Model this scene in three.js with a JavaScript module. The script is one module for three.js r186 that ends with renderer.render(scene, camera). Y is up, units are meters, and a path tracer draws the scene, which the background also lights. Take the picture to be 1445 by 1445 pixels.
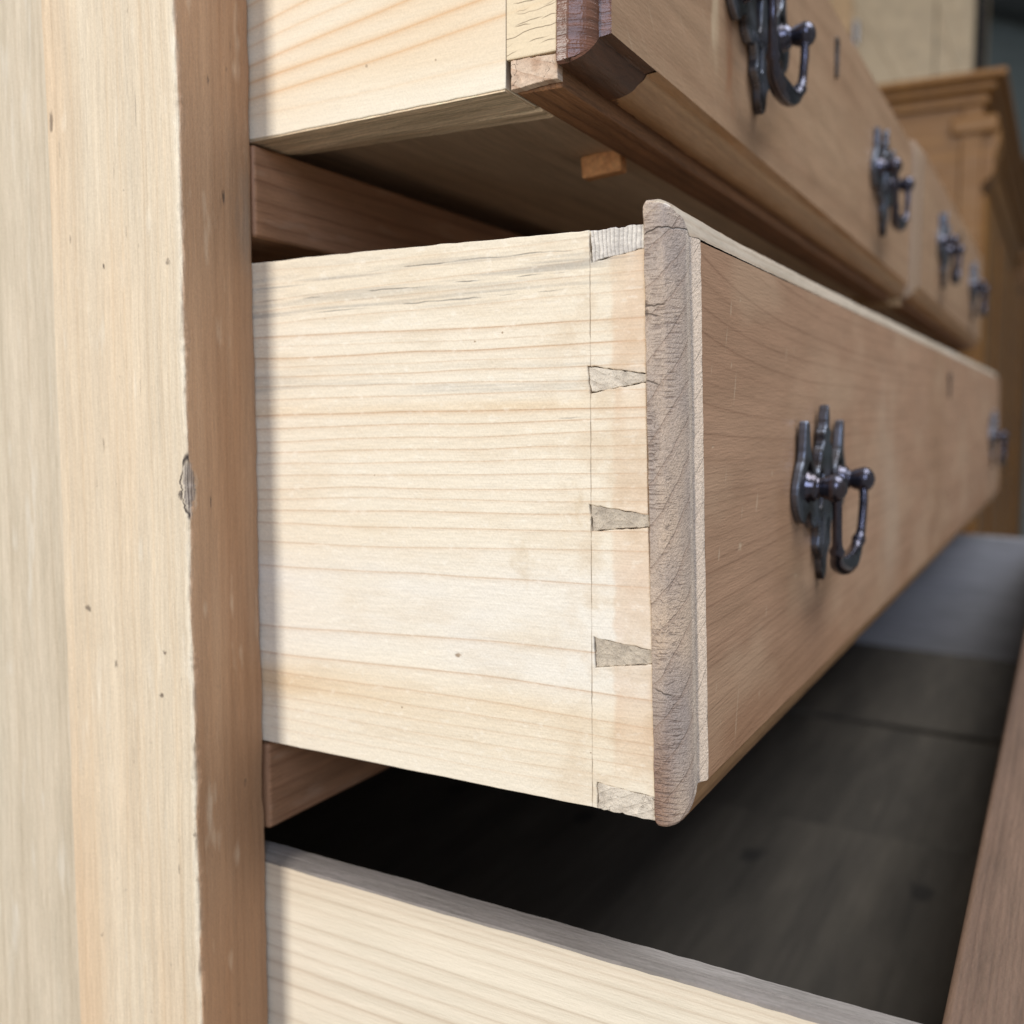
import * as THREE from 'three';
import { RoundedBoxGeometry } from 'three/addons/geometries/RoundedBoxGeometry.js';
import { mergeGeometries, mergeVertices, toCreasedNormals } from 'three/addons/utils/BufferGeometryUtils.js';
import { RectAreaLightUniformsLib } from 'three/addons/lights/RectAreaLightUniformsLib.js';

// ------------------------------------------------------------------ camera, light, exposure
const scene = new THREE.Scene();
const camera = new THREE.PerspectiveCamera(52.07, 1, 0.02, 60);
camera.rotation.order = 'YXZ';
camera.position.set(-0.2624, 0.1071, 0.2317);
camera.rotation.set(-0.0867, -1.0835, 0.0003);
camera.focus = 0.287;
camera.userData.fStop = 9.5;

const renderer = new THREE.WebGLRenderer({ antialias: true });
renderer.toneMapping = THREE.LinearToneMapping;
renderer.toneMappingExposure = 1;
renderer.shadowMap.enabled = true;

RectAreaLightUniformsLib.init();
scene.background = new THREE.Color().setRGB(0.27, 0.262, 0.25);   // the dim shop all round
function areaLight(color, intensity, w, h, from, to) {
  const l = new THREE.RectAreaLight(color, intensity, w, h);
  l.position.set(...from); l.lookAt(...to); scene.add(l); return l;
}
areaLight(new THREE.Color(1, 0.965, 0.91), 26.5, 0.36, 1.5, [-2.2, 0.55, -0.53], [0, 0.06, 0.02]);     // tall narrow shop window on the left
areaLight(new THREE.Color(0.6, 0.73, 1), 6.6, 0.9, 1.2, [-1.75, 1.15, 1.35], [0.1, 0.0, 0.05]);       // cooler window behind the left shoulder
areaLight(new THREE.Color(0.86, 0.92, 1), 7.5, 1.6, 1.1, [0.5, 1.85, 0.95], [0.5, 0.0, 0.1]);           // ceiling light over the aisle

// ------------------------------------------------------------------ noise
let seed = 7;
const rnd = () => { seed = (seed + 0x6d2b79f5) | 0; let t = Math.imul(seed ^ (seed >>> 15), 1 | seed); t = (t + Math.imul(t ^ (t >>> 7), 61 | t)) ^ t; return ((t ^ (t >>> 14)) >>> 0) / 4294967296; };
const PERM = new Uint8Array(512), VAL = new Float32Array(256);
for (let i = 0; i < 256; i++) { PERM[i] = i; VAL[i] = rnd() * 2 - 1; }
for (let i = 255; i > 0; i--) { const j = (rnd() * (i + 1)) | 0, t = PERM[i]; PERM[i] = PERM[j]; PERM[j] = t; }
for (let i = 0; i < 256; i++) PERM[i + 256] = PERM[i];
function n2(x, y) {
  const xi = Math.floor(x), yi = Math.floor(y); let fx = x - xi, fy = y - yi;
  fx = fx * fx * (3 - 2 * fx); fy = fy * fy * (3 - 2 * fy);
  const X = xi & 255, Y = yi & 255, a = PERM[X] + Y, b = PERM[(X + 1) & 255] + Y;
  const v00 = VAL[PERM[a & 511]], v10 = VAL[PERM[b & 511]], v01 = VAL[PERM[(a + 1) & 511]], v11 = VAL[PERM[(b + 1) & 511]];
  const p = v00 + (v10 - v00) * fx, q = v01 + (v11 - v01) * fx;
  return p + (q - p) * fy;
}
const fbm = (x, y, o = 3) => { let s = 0, a = 0.5, n = 0; for (let i = 0; i < o; i++) { s += a * n2(x + i * 17.3, y - i * 9.1); n += a; x *= 2.03; y *= 2.03; a *= 0.5; } return s / n; };
const clamp = (x, a = 0, b = 1) => Math.min(b, Math.max(a, x));
const sstep = (a, b, x) => { const t = clamp((x - a) / (b - a)); return t * t * (3 - 2 * t); };
const lerp = (a, b, t) => a + (b - a) * t;
const rgb = (r, g, b) => [r / 255, g / 255, b / 255];

// ------------------------------------------------------------------ textures
// paint(x, y, px) works in metres; px = { r, g, b (sRGB 0..1), h (0..1 height), k (roughness) }
function surface({ w, h, sq = false, x0 = 0, y0 = 0, sx, sy, paint, columns, bump = 0.0004, metalness = 0, extra = {}, wrap }) {
  const col = new Uint8Array(w * h * 4), aux = new Uint8Array(w * h * 4), px = { r: 0, g: 0, b: 0, h: 0.5, k: 0.6 };
  for (let i = 0; i < w; i++) {
    const t = (i + 0.5) / w, x = x0 + (sq ? t * t : t) * sx, c = columns ? columns(x) : null;
    for (let j = 0; j < h; j++) {
      const y = y0 + (j + 0.5) / h * sy;
      px.h = 0.5; px.k = 0.6;
      paint(x, y, px, c);
      const o = (j * w + i) * 4;
      col[o] = clamp(px.r) * 255; col[o + 1] = clamp(px.g) * 255; col[o + 2] = clamp(px.b) * 255; col[o + 3] = 255;
      aux[o] = clamp(px.h) * 255; aux[o + 1] = clamp(px.k) * 255; aux[o + 2] = 0; aux[o + 3] = 255;
    }
  }
  const tex = (d, srgb) => {
    const t = new THREE.DataTexture(d, w, h, THREE.RGBAFormat);
    t.magFilter = THREE.LinearFilter; t.minFilter = THREE.LinearMipmapLinearFilter; t.generateMipmaps = true;
    t.wrapS = t.wrapT = wrap || THREE.ClampToEdgeWrapping;
    if (srgb) t.colorSpace = THREE.SRGBColorSpace;
    t.needsUpdate = true; return t;
  };
  const m = new THREE.MeshStandardMaterial({ map: tex(col, true), roughness: 1, metalness, ...extra });
  const a = tex(aux, false); m.bumpMap = a; m.bumpScale = bump; m.roughnessMap = a;
  m.userData.area = [x0, y0, sx, sy]; m.userData.sq = sq;
  return m;
}
// growth rings as lines across a board: each { a, b (height at both ends of the board, metres), s strength, w width, c curve }
function ringSet({ y0, y1, gap, jitter = 0.35, slope = 0, slopeJ = 0, s = 0.5, w = 0.0003, curve = 0, sd = 1 }) {
  seed = sd * 977 + 13; const L = []; let y = y0 + rnd() * gap, g = gap;
  while (y < y1) {
    const sl = slope + (rnd() - 0.5) * slopeJ;
    L.push({ a: y - sl / 2, b: y + sl / 2, s: s * (0.45 + 0.8 * rnd()), w: w * (0.6 + rnd()), c: curve });
    if (rnd() < 0.12) g = gap * (0.45 + rnd() * 1.3);
    y += g * (1 + (rnd() * 2 - 1) * jitter);
  }
  return L;
}
function lineColumns(lines, x0, x1, amp, freq, bend, id = 0) {
  return (x) => {
    const t = (x - x0) / (x1 - x0);
    return lines.map((l, i) => lerp(l.a, l.b, t) + amp * fbm(x * freq, i * 0.37 + id * 31, 2) + (bend ? bend(x, l, i) : 0));
  };
}
// how dark the late wood is at y: sharp on one side, soft on the other
function late(y, ys, lines, soft = 5) {
  let d = 0;
  for (let i = 0; i < ys.length; i++) {
    const e = y - ys[i], l = lines[i];
    if (e > 0 ? e > l.w * 4 : -e > l.w * soft * 4) continue;
    d += l.s * (e > 0 ? Math.exp(-e / l.w) : 0.62 * Math.exp(e / (l.w * 0.8)) + 0.38 * Math.exp(e / (l.w * soft)));
  }
  return d;
}
const mixTo = (px, c, t) => { px.r += (c[0] - px.r) * t; px.g += (c[1] - px.g) * t; px.b += (c[2] - px.b) * t; };
const setc = (px, c, k = 1) => { px.r = c[0] * k; px.g = c[1] * k; px.b = c[2] * k; };
const spot = (x, y, cx, cy, rx, ry, soft = 0.5, wob = 0.25) => { const d = Math.hypot((x - cx) / rx, (y - cy) / ry) + wob * fbm((x - cx) / rx * 1.7 + cx * 900, (y - cy) / ry * 1.7 + cy * 700, 2); return 1 - sstep(1 - soft, 1 + soft * 0.3, d); };
// fine fibres along x (or along y when up is set)
const fibre = (x, y, up) => up ? 0.6 * n2(y * 160, x * 3600) + 0.4 * n2(y * 420, x * 8000) : 0.6 * n2(x * 160, y * 3600) + 0.4 * n2(x * 420, y * 8000);
const grit = (x, y, f = 3800) => n2(x * f, y * f);

// a plain board texture: grain along x unless up
function board({ w, h, x0 = 0, y0 = 0, sx, sy, base, dark, tint, tintAmt = 0.4, gap = 0.005, ring = 0.4, rw = 0.0004, soft = 5, slope = 0, slopeJ = 0.004, amp = 0.0012, freq = 9, bend, fib = 0.06, rough = 0.62, bump = 0.0003, sd = 1, up = false, after, wrap, extra, sq }) {
  const gx0 = up ? y0 : x0, gx1 = gx0 + (up ? sy : sx), gy0 = up ? x0 : y0, gy1 = gy0 + (up ? sx : sy);
  const lines = ringSet({ y0: gy0 - 0.02, y1: gy1 + 0.02, gap, slope, slopeJ, s: ring, w: rw, sd });
  const cols = lineColumns(lines, gx0, gx1, amp, freq, bend, sd);
  let cache = null;
  if (up) { cache = []; for (let j = 0; j < h; j++) cache.push(cols(y0 + (j + 0.5) / h * sy)); }
  return surface({
    w, h, x0, y0, sx, sy, bump, wrap, extra, sq, columns: up ? null : cols,
    paint(x, y, px, c) {
      const gx = up ? y : x, gy = up ? x : y;
      const ys = up ? cache[clamp(Math.floor((y - y0) / sy * h), 0, h - 1)] : c;
      const d = clamp(late(gy, ys, lines, soft));
      setc(px, base);
      mixTo(px, tint || dark, tintAmt * clamp(0.5 + 0.9 * fbm(gx * 7 + sd, gy * 42, 3)));
      mixTo(px, dark, d);
      const f = fibre(gx, gy) * fib + grit(x, y) * fib * 0.35 + fbm(gx * 30, gy * 300, 2) * fib * 0.8;
      px.r *= 1 + f; px.g *= 1 + f; px.b *= 1 + f * 1.1;
      px.h = 0.5 - d * 0.28 + fibre(gx, gy) * 0.16 + grit(x, y) * 0.08;
      px.k = rough + 0.08 * fbm(gx * 40, gy * 200, 2) + d * 0.05;
      if (after) after(x, y, px, d);
    },
  });
}
// end grain: speckled, with growth arcs
function endGrain({ w = 256, h = 256, sx, sy, x0 = 0, y0 = 0, base, dark, gap = 0.0016, ang = 0.4, ring = 0.35, crack = 0.3, sd = 1, bump = 0.0005, rough = 0.75, wrap }) {
  return surface({
    w, h, sx, sy, x0, y0, bump, wrap, paint(x, y, px) {
      const q = (x * Math.cos(ang) + y * Math.sin(ang)) + 0.0006 * fbm(x * 220, y * 220 + sd, 2), ph = q / gap, fr = ph - Math.floor(ph);
      const d = ring * Math.pow(fr, 3);
      setc(px, base); mixTo(px, dark, d);
      mixTo(px, dark, 0.5 * clamp(fbm(x * 300 + sd * 9, y * 300, 3)));
      const g = grit(x, y, 4200) * 0.05 + fbm(x * 700, y * 1500, 2) * 0.09; px.r *= 1 + g; px.g *= 1 + g; px.b *= 1 + g;
      const c = Math.abs(fbm(x * 420 + 50, y * 420 + sd * 3, 3)), k = (1 - sstep(0, 0.035, c)) * crack * clamp(fbm(x * 130, y * 130 + 3, 2) * 3);
      mixTo(px, [0.13, 0.1, 0.08], k);
      px.h = 0.5 + g * 1.6 - k * 0.5 - d * 0.3; px.k = rough;
    },
  });
}

const MIR = THREE.MirroredRepeatWrapping;
// colours of the woods (sRGB)
const CREAM = rgb(232, 213, 180), LATE = rgb(186, 132, 80), HONEY = rgb(176, 136, 96), BROWN = rgb(116, 82, 58);

// left side of the middle drawer: rings read off the board, height as a share from the top edge, left end and right end
const midRings = [
  [0.020, 0.012, 0.3, 0.25], [0.048, 0.030, 0.22, 0.3], [0.078, 0.052, 0.35, 0.3], [0.098, 0.078, 0.4, 0.3], [0.124, 0.106, 0.35, 0.35], [0.150, 0.149, 0.75, 0.5], [0.172, 0.169, 0.3, 0.3], [0.195, 0.186, 0.8, 0.5],
  [0.214, 0.206, 0.35, 0.3], [0.2346, 0.223, 0.55, 0.4], [0.2527, 0.248, 0.5, 0.35], [0.28, 0.266, 0.5, 0.4], [0.311, 0.2966, 0.8, 0.5], [0.337, 0.318, 0.65, 0.4], [0.364, 0.3406, 0.55, 0.35], [0.388, 0.363, 0.6, 0.35],
  [0.413, 0.386, 0.5, 0.35], [0.436, 0.41, 0.5, 0.35], [0.461, 0.435, 0.55, 0.35], [0.479, 0.457, 0.45, 0.35], [0.506, 0.479, 0.6, 0.4], [0.535, 0.51, 0.55, 0.4], [0.576, 0.5437, 0.5, 0.4], [0.624, 0.6, 0.55, 0.45],
  [0.749, 0.72, 0.55, 0.6], [0.805, 0.79, 0.6, 0.6], [0.842, 0.838, 0.45, 0.5], [0.868, 0.866, 0.4, 0.4], [0.897, 0.89, 0.3, 0.4], [0.922, 0.915, 0.3, 0.4], [0.945, 0.94, 0.25, 0.35], [0.968, 0.965, 0.25, 0.35],
].map(([l, r, s, w]) => ({ a: lerp(0.157, 0.0012, l), b: lerp(0.156, -0.0022, r), s: s * 1.12, w: w * 0.00030 }));
const midCols = lineColumns(midRings, 0, 0.118, 0.0009, 22, null, 3);
const matMidSide = surface({
  w: 1024, h: 1024, x0: -0.012, y0: -0.005, sx: 0.152, sy: 0.166, bump: 0.00022, columns: midCols,
  paint(x, y, px, c) {
    const v = (0.157 - y) / 0.157, d = clamp(late(y, c, midRings, 5));
    setc(px, rgb(232, 221, 201));
    mixTo(px, rgb(220, 199, 166), 0.32 * clamp(0.5 + fbm(x * 9, y * 60, 3)));
    const pale = sstep(0.5, 0.62, v + 0.03 * fbm(x * 20, y * 30)) * (1 - sstep(0.74, 0.83, v - 0.04 * n2(x * 18, 3)));
    mixTo(px, rgb(229, 223, 213), 0.55 * pale * (0.8 + 0.5 * fbm(x * 50, y * 160, 3)));
    const amber = Math.exp(-(((v - 0.855) / 0.035) ** 2)) * (1 - 0.8 * sstep(0, 0.12, x)) + Math.exp(-(((v - 0.3) / 0.012) ** 2)) * (0.7 - 2 * x);
    mixTo(px, rgb(204, 152, 88), 0.34 * clamp(amber) * (0.8 + 0.5 * n2(x * 40, y * 200)));
    mixTo(px, rgb(172, 126, 88), d * 0.8);
    // grey weathered streaks near the top and in a band
    const gs = (Math.exp(-(((v - 0.055) / 0.03) ** 2)) + 0.8 * Math.exp(-(((v - 0.105) / 0.014) ** 2)) + 0.55 * Math.exp(-(((v - 0.25) / 0.03) ** 2))) * clamp(fbm(x * 26, y * 900 + 7, 3) * 1.8 - 0.1);
    mixTo(px, rgb(140, 136, 130), 0.5 * clamp(gs));
    // fine checks along the grain
    for (const [cy, sl, x1, x2] of [[0.1512, 0.012, 0.04, 0.119], [0.1452, 0.03, 0.0, 0.115], [0.1405, 0.035, 0.02, 0.117], [0.1148, 0, 0.085, 0.108], [0.1065, -0.01, 0.098, 0.121]]) {
      const yy = cy + sl * (x - 0.06) * 0.3 + 0.0005 * fbm(x * 130, cy * 900, 3), on = sstep(x1, x1 + 0.015, x) * (1 - sstep(x2 - 0.01, x2, x)) * clamp(0.45 + 1.4 * n2(x * 160, cy * 5000));
      const k = Math.exp(-(((y - yy) / 0.00013) ** 2)) * on; mixTo(px, rgb(72, 66, 62), 0.6 * k); px.h -= 0.4 * k;
    }
    // the scribed line at the dovetails and the handling stain beyond it
    const bl = 0.11865 + 0.0006 * (0.5 - y / 0.156) * -1, k = Math.exp(-(((x - bl - 0.00006 * n2(5, y * 900)) / 0.00011) ** 2)) * clamp(0.75 + 0.5 * n2(3, y * 300));
    mixTo(px, rgb(92, 74, 56), 0.85 * k); px.h -= 0.5 * k;
    const st = sstep(0.1245, 0.1262, x + 0.0006 * n2(y * 300, 1)) * clamp(0.62 + 0.5 * fbm(x * 90, y * 70, 3)) * sstep(0.004, 0.02, y);
    mixTo(px, rgb(204, 164, 130), 0.45 * st);
    mixTo(px, rgb(196, 170, 138), 0.35 * clamp(fbm(x * 160 + 3, y * 160, 3) * 1.6) * sstep(0.095, 0.125, x));
    mixTo(px, rgb(186, 160, 124), 0.22 * spot(x, y, 0.097, 0.066, 0.004, 0.006, 1, 1.2) + 0.2 * spot(x, y, 0.115, 0.083, 0.002, 0.005, 1, 1));
    for (const [sx, sy, r] of [[0.0755, 0.0372, 0.0012], [0.092, 0.1305, 0.0004], [0.083, 0.1285, 0.0004], [0.118, 0.0135, 0.0003], [0.03, 0.138, 0.0003], [0.055, 0.019, 0.0005], [0.047, 0.09, 0.0003]]) { const q = spot(x, y, sx, sy, r, r * 0.7, 0.6, 0.4); mixTo(px, rgb(120, 92, 66), 0.6 * q); px.h -= 0.35 * q; }
    // faint plane marks and small bruises
    mixTo(px, rgb(196, 170, 136), 0.14 * clamp(fbm(x * 46 + 11, y * 190 + 5, 4) * 2.6 - 0.5));
    mixTo(px, rgb(245, 238, 224), 0.3 * clamp(fbm(x * 420, y * 900 + 3, 2) * 2.4 - 1.0));
    const f = fibre(x, y) * 0.035 + grit(x, y, 2600) * 0.022 + grit(x, y, 6500) * 0.018; px.r *= 1 + f; px.g *= 1 + f; px.b *= 1 + f;
    px.h += -d * 0.22 + grit(x, y, 2400) * 0.16 + fibre(x, y) * 0.1; px.k = 0.66;
  },
});

// left side of the upper drawer
const upRings = [[0.2365, 0.262, 0.5, 0.9], [0.2295, 0.2515, 0.55, 0.9], [0.2245, 0.2435, 0.4, 0.8], [0.2185, 0.236, 0.7, 1.2], [0.2132, 0.2262, 0.75, 1.2], [0.2078, 0.2193, 0.65, 1.0], [0.2025, 0.2062, 0.2, 0.8], [0.244, 0.273, 0.4, 0.9], [0.2515, 0.284, 0.4, 0.9]]
  .map(([a, b, s, w]) => ({ a, b, s: s * 0.62, w: w * 0.00055 })).sort((p, q) => p.a - q.a);
const matUpSide = surface({
  w: 768, h: 512, x0: -0.01, y0: 0.192, sx: 0.12, sy: 0.06, bump: 0.0002, columns: lineColumns(upRings, 0, 0.105, 0.0009, 18, null, 8),
  paint(x, y, px, c) {
    const d = clamp(late(y, c, upRings, 3)), tail = sstep(0.0907, 0.0909, x);
    setc(px, rgb(232, 220, 198)); mixTo(px, rgb(220, 190, 150), 0.4 * clamp(0.3 + fbm(x * 12, y * 80, 3)) + 0.2 * sstep(0.212, 0.235, y));
    mixTo(px, rgb(198, 136, 78), d * (1 - 0.45 * tail));
    mixTo(px, rgb(224, 204, 168), 0.6 * tail);
    const bl = Math.exp(-(((x - 0.0908) / 0.00012) ** 2)); mixTo(px, rgb(70, 56, 44), 0.85 * bl); px.h -= 0.5 * bl;
    if (tail > 0.5) { // drying checks in the tail
      for (let i = 0; i < 9; i++) { const cy = 0.2085 + i * 0.0017 + 0.001 * n2(i * 3.1, 2), yy = cy + (x - 0.095) * 0.1 + 0.0007 * fbm(x * 300, i * 5, 2), k = Math.exp(-(((y - yy) / 0.0001) ** 2)) * clamp(n2(x * 240, i * 7.7) * 1.6 + 0.25); mixTo(px, rgb(84, 66, 48), 0.75 * k); px.h -= 0.35 * k; }
    }
    for (const [sx, sy, r] of [[0.044, 0.2115, 0.0006], [0.068, 0.2095, 0.0004]]) mixTo(px, rgb(140, 116, 92), 0.5 * spot(x, y, sx, sy, r, r));
    const f = fibre(x, y) * 0.025 + grit(x, y, 2600) * 0.02 + grit(x, y, 6000) * 0.015; px.r *= 1 + f; px.g *= 1 + f; px.b *= 1 + f;
    px.h += -d * 0.15 + grit(x, y, 2400) * 0.12; px.k = 0.62;
  },
});
const matLowSide = board({ w: 1024, h: 512, x0: -0.01, y0: -0.13, sx: 0.23, sy: 0.092, base: rgb(230, 218, 196), dark: rgb(164, 138, 112), tint: rgb(220, 202, 174), gap: 0.0056, ring: 0.36, rw: 0.0005, soft: 4, slopeJ: 0.001, amp: 0.0006, fib: 0.03, rough: 0.7, sd: 21 });

// corner post: x runs round the corner from the back of the side face (0) over the arris (0.0556) to the inside arris (0.0862)
const nicks = [[0.0228, 0.1545, 0.0005, 0.0008, 0.8], [0.0111, 0.047, 0.0013, 0.0012, 0.55], [0.0439, 0.036, 0.0008, 0.0007, 0.6], [0.0226, 0.03, 0.0006, 0.0016, 0.6], [0.0423, 0.0225, 0.0009, 0.0008, 0.7], [0.0018, 0.2, 0.0012, 0.0035, 0.5], [0.0496, 0.154, 0.0010, 0.0012, 0.5], [0.0385, 0.2, 0.0003, 0.006, 0.3], [0.0175, 0.197, 0.0002, 0.02, 0.18],
  [0.0735, 0.1755, 0.0008, 0.0022, 0.75], [0.0648, 0.083, 0.0005, 0.0024, 0.65], [0.068, 0.2085, 0.0005, 0.0015, 0.5], [0.076, 0.214, 0.0004, 0.001, 0.4], [0.0775, -0.010, 0.0005, 0.0016, 0.5], [0.0476, -0.032, 0.0004, 0.002, 0.4], [0.012, -0.062, 0.0008, 0.0008, 0.4], [0.055, -0.02, 0.001, 0.001, 0.4]];
seed = 4242; for (let i = 0; i < 46; i++) { const f = rnd() < 0.3; nicks.push([f ? 0.059 + rnd() * 0.024 : 0.003 + rnd() * 0.05, -0.1 + rnd() * 0.34, 0.0001 + rnd() * 0.0003, 0.0003 + rnd() * rnd() * 0.004, 0.1 + rnd() * 0.3]); }
const postRings = [...ringSet({ y0: -0.01, y1: 0.056, gap: 0.0036, s: 0.24, w: 0.0004, slopeJ: 0.006, sd: 5 }), ...ringSet({ y0: 0.057, y1: 0.1, gap: 0.0042, s: 0.34, w: 0.0007, slope: 0.002, slopeJ: 0.004, sd: 6 })];
const postCache = [], PH = 1536, PY0 = -0.13, PSY = 0.39;
{ const f = lineColumns(postRings, PY0, PY0 + PSY, 0.0012, 12, null, 5); for (let j = 0; j < PH; j++) postCache.push(f(PY0 + (j + 0.5) / PH * PSY)); }
const matPost = surface({
  w: 512, h: PH, x0: 0, y0: PY0, sx: 0.0875, sy: PSY, bump: 0.00035,
  paint(x, y, px) {
    const d = clamp(late(x, postCache[clamp(Math.floor((y - PY0) / PSY * PH), 0, PH - 1)], postRings, 4)), edge = 0.0556 + 0.0004 * fbm(y * 70, 4, 3);
    const front = sstep(edge - 0.0003, edge + 0.0005, x);
    setc(px, rgb(216, 200, 175)); mixTo(px, rgb(211, 178, 142), 0.62 * clamp(0.55 * fbm(y * 9, x * 38, 3) + 0.75 * (1 - sstep(0, 0.02, x)) * (0.55 + 0.6 * sstep(0.06, -0.1, y)) + 0.25 * sstep(0.05, -0.1, y)));
    mixTo(px, rgb(176, 140, 100), 0.7 * d * (1 - front));
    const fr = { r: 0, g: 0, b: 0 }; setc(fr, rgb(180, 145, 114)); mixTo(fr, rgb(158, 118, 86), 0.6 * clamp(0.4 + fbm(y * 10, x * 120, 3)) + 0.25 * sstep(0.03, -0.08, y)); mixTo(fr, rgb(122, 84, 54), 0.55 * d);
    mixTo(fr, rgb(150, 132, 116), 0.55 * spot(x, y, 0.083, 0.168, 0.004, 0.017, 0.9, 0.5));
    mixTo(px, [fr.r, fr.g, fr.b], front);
    // rubbed pale arris, dirty chips
    const ar = Math.exp(-(((x - edge + 0.0008) / 0.0011) ** 2)); mixTo(px, rgb(232, 220, 198), 0.5 * ar * clamp(0.6 + n2(y * 120, 3)));
    mixTo(px, rgb(130, 110, 92), 0.45 * Math.exp(-(((x - edge) / 0.0005) ** 2)) * clamp(fbm(y * 130, 9, 3) * 1.7));
    const jag = 0.0005 * fbm(y * 620, 6, 3) + 0.0003 * n2(y * 1700, 2);
    const chip = spot(x + jag, y, 0.0556, 0.0875, 0.0021, 0.0085, 0.3, 0.3); mixTo(px, rgb(152, 140, 130), 0.75 * chip); mixTo(px, rgb(74, 62, 54), 0.75 * chip * clamp(n2(x * 5200, y * 60 + 3) * 1.7 - 0.1));
    const rim = Math.exp(-(((Math.hypot((x + jag - 0.0556) / 0.0024, (y - 0.0875) / 0.009) - 0.97) / 0.11) ** 2)) * (x < 0.0558 ? 1 : 0); mixTo(px, rgb(48, 38, 32), 0.9 * rim * clamp(0.75 + n2(y * 420, x * 900)));
    const hole = spot(x, y, 0.0527, 0.0848, 0.0012, 0.0016, 0.4, 0.3); mixTo(px, rgb(60, 50, 44), 0.7 * hole * clamp(0.6 + n2(x * 3000, y * 3000)));
    for (const [cx, cy, rx, ry, s] of nicks) { const q = spot(x, y, cx, cy, rx, ry, 0.8, 0.7) * s; mixTo(px, rgb(72, 60, 50), q); px.h -= 0.3 * q; }
    // little scuffs
    const sc = clamp(fbm(x * 260 + 40, y * 60, 3) * 3 - 1.45); mixTo(px, rgb(238, 230, 214), 0.3 * sc);
    const f = 0.06 * fibre(y, x) + 0.03 * grit(x, y, 3000) + 0.05 * fbm(y * 16, x * 420, 3); px.r *= 1 + f; px.g *= 1 + f; px.b *= 1 + f;
    px.h += fibre(y, x) * 0.18 + grit(x, y, 2800) * 0.08 - 0.1 * d - 0.3 * rim - 0.3 * hole; px.k = 0.66 - 0.08 * front;
  },
});
const matPanel = board({ w: 384, h: 1024, x0: -0.20, y0: -0.14, sx: 0.15, sy: 0.42, base: rgb(208, 195, 173), dark: rgb(170, 152, 126), tint: rgb(198, 181, 156), tintAmt: 0.5, gap: 0.0032, ring: 0.3, rw: 0.0006, amp: 0.0012, freq: 14, fib: 0.06, sd: 33, up: true, rough: 0.7, bump: 0.0005,
  after(x, y, px) { const sc = clamp(fbm(x * 300, y * 45, 3) * 3 - 1.2); mixTo(px, rgb(228, 222, 210), 0.35 * sc); } });

// face of the middle drawer
const midFaceBend = (x, l) => 0.022 * Math.exp(-x / 0.07) * sstep(0.07, 0.15, l.a) - 0.012 * Math.exp(-x / 0.12) * sstep(0.06, 0.0, l.a);
const scuffs = [[0.038, 0.1145, 0.0006, 0.005, 0.25], [0.0411, 0.068, 0.003, 0.0012, 0.3], [0.036, 0.0215, 0.0005, 0.006, 0.2], [0.11, 0.05, 0.003, 0.001, 0.4], [0.03, 0.128, 0.0004, 0.004, 0.2], [0.016, 0.098, 0.0012, 0.0004, 0.2]];
for (let i = 0; i < 34; i++) { const x = 0.012 + rnd() * rnd() * 0.5; scuffs.push([x, 0.008 + rnd() * 0.14, 0.0002 + rnd() * 0.0006, 0.0005 + rnd() * rnd() * 0.006, 0.3]); }
const matMidFace = board({ sq: true, w: 2048, h: 768, x0: 0, y0: 0, sx: 1.245, sy: 0.16, base: rgb(180, 142, 112), dark: rgb(110, 76, 54), tint: rgb(160, 121, 92), tintAmt: 0.45, gap: 0.0040, ring: 0.38, rw: 0.00018, soft: 3.5, slope: 0.008, slopeJ: 0.004, amp: 0.0018, freq: 6, bend: midFaceBend, fib: 0.05, rough: 0.47, sd: 4, bump: 0.0003,
  after(x, y, px) {
    mixTo(px, rgb(196, 176, 152), 0.4 * spot(x, y, 0.32, 0.05, 0.05, 0.09, 0.95, 0.6)); mixTo(px, rgb(140, 104, 72), 0.3 * spot(x, y, 0.55, 0.08, 0.07, 0.2, 0.95, 0.5));
    mixTo(px, rgb(150, 104, 70), 0.35 * sstep(0.035, 0.0, y + 0.006 * n2(x * 20, 2)));
    for (const [cx, cy, rx, ry, t] of scuffs) { const xx = cx + (y - cy) * 0.35; const q = spot(x - (y - cy) * 0.35, y, cx, cy, rx, ry, 0.7, 0.6); mixTo(px, rgb(218, 196, 164), 0.5 * q); px.h -= 0.2 * q; }
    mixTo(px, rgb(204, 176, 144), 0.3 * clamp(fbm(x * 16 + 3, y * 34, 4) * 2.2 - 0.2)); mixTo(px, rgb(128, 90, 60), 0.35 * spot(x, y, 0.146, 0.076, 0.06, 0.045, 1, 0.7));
    px.k += 0.07 * fbm(x * 22, y * 40, 3);
  } });
const matUpFace = board({ w: 1024, h: 384, x0: 0, y0: 0.2, sx: 0.62, sy: 0.12, base: rgb(170, 137, 106), dark: rgb(124, 90, 64), tint: rgb(152, 117, 88), tintAmt: 0.55, gap: 0.012, ring: 0.22, rw: 0.0012, soft: 4, slope: 0.012, slopeJ: 0.008, amp: 0.005, freq: 5, fib: 0.06, rough: 0.45, sd: 9, bump: 0.00025,
  after(x, y, px) {
    mixTo(px, rgb(206, 184, 150), 0.6 * spot(x, y, 0.098, 0.245, 0.006, 0.018, 0.9, 0.7)); mixTo(px, rgb(150, 96, 62), 0.5 * spot(x, y, 0.118, 0.238, 0.008, 0.02, 0.9, 0.7));
    const sc = clamp(fbm((x + y) * 500, (x - y) * 60, 3) * 3 - 1.5); mixTo(px, rgb(210, 190, 160), 0.25 * sc);
  } });
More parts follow.
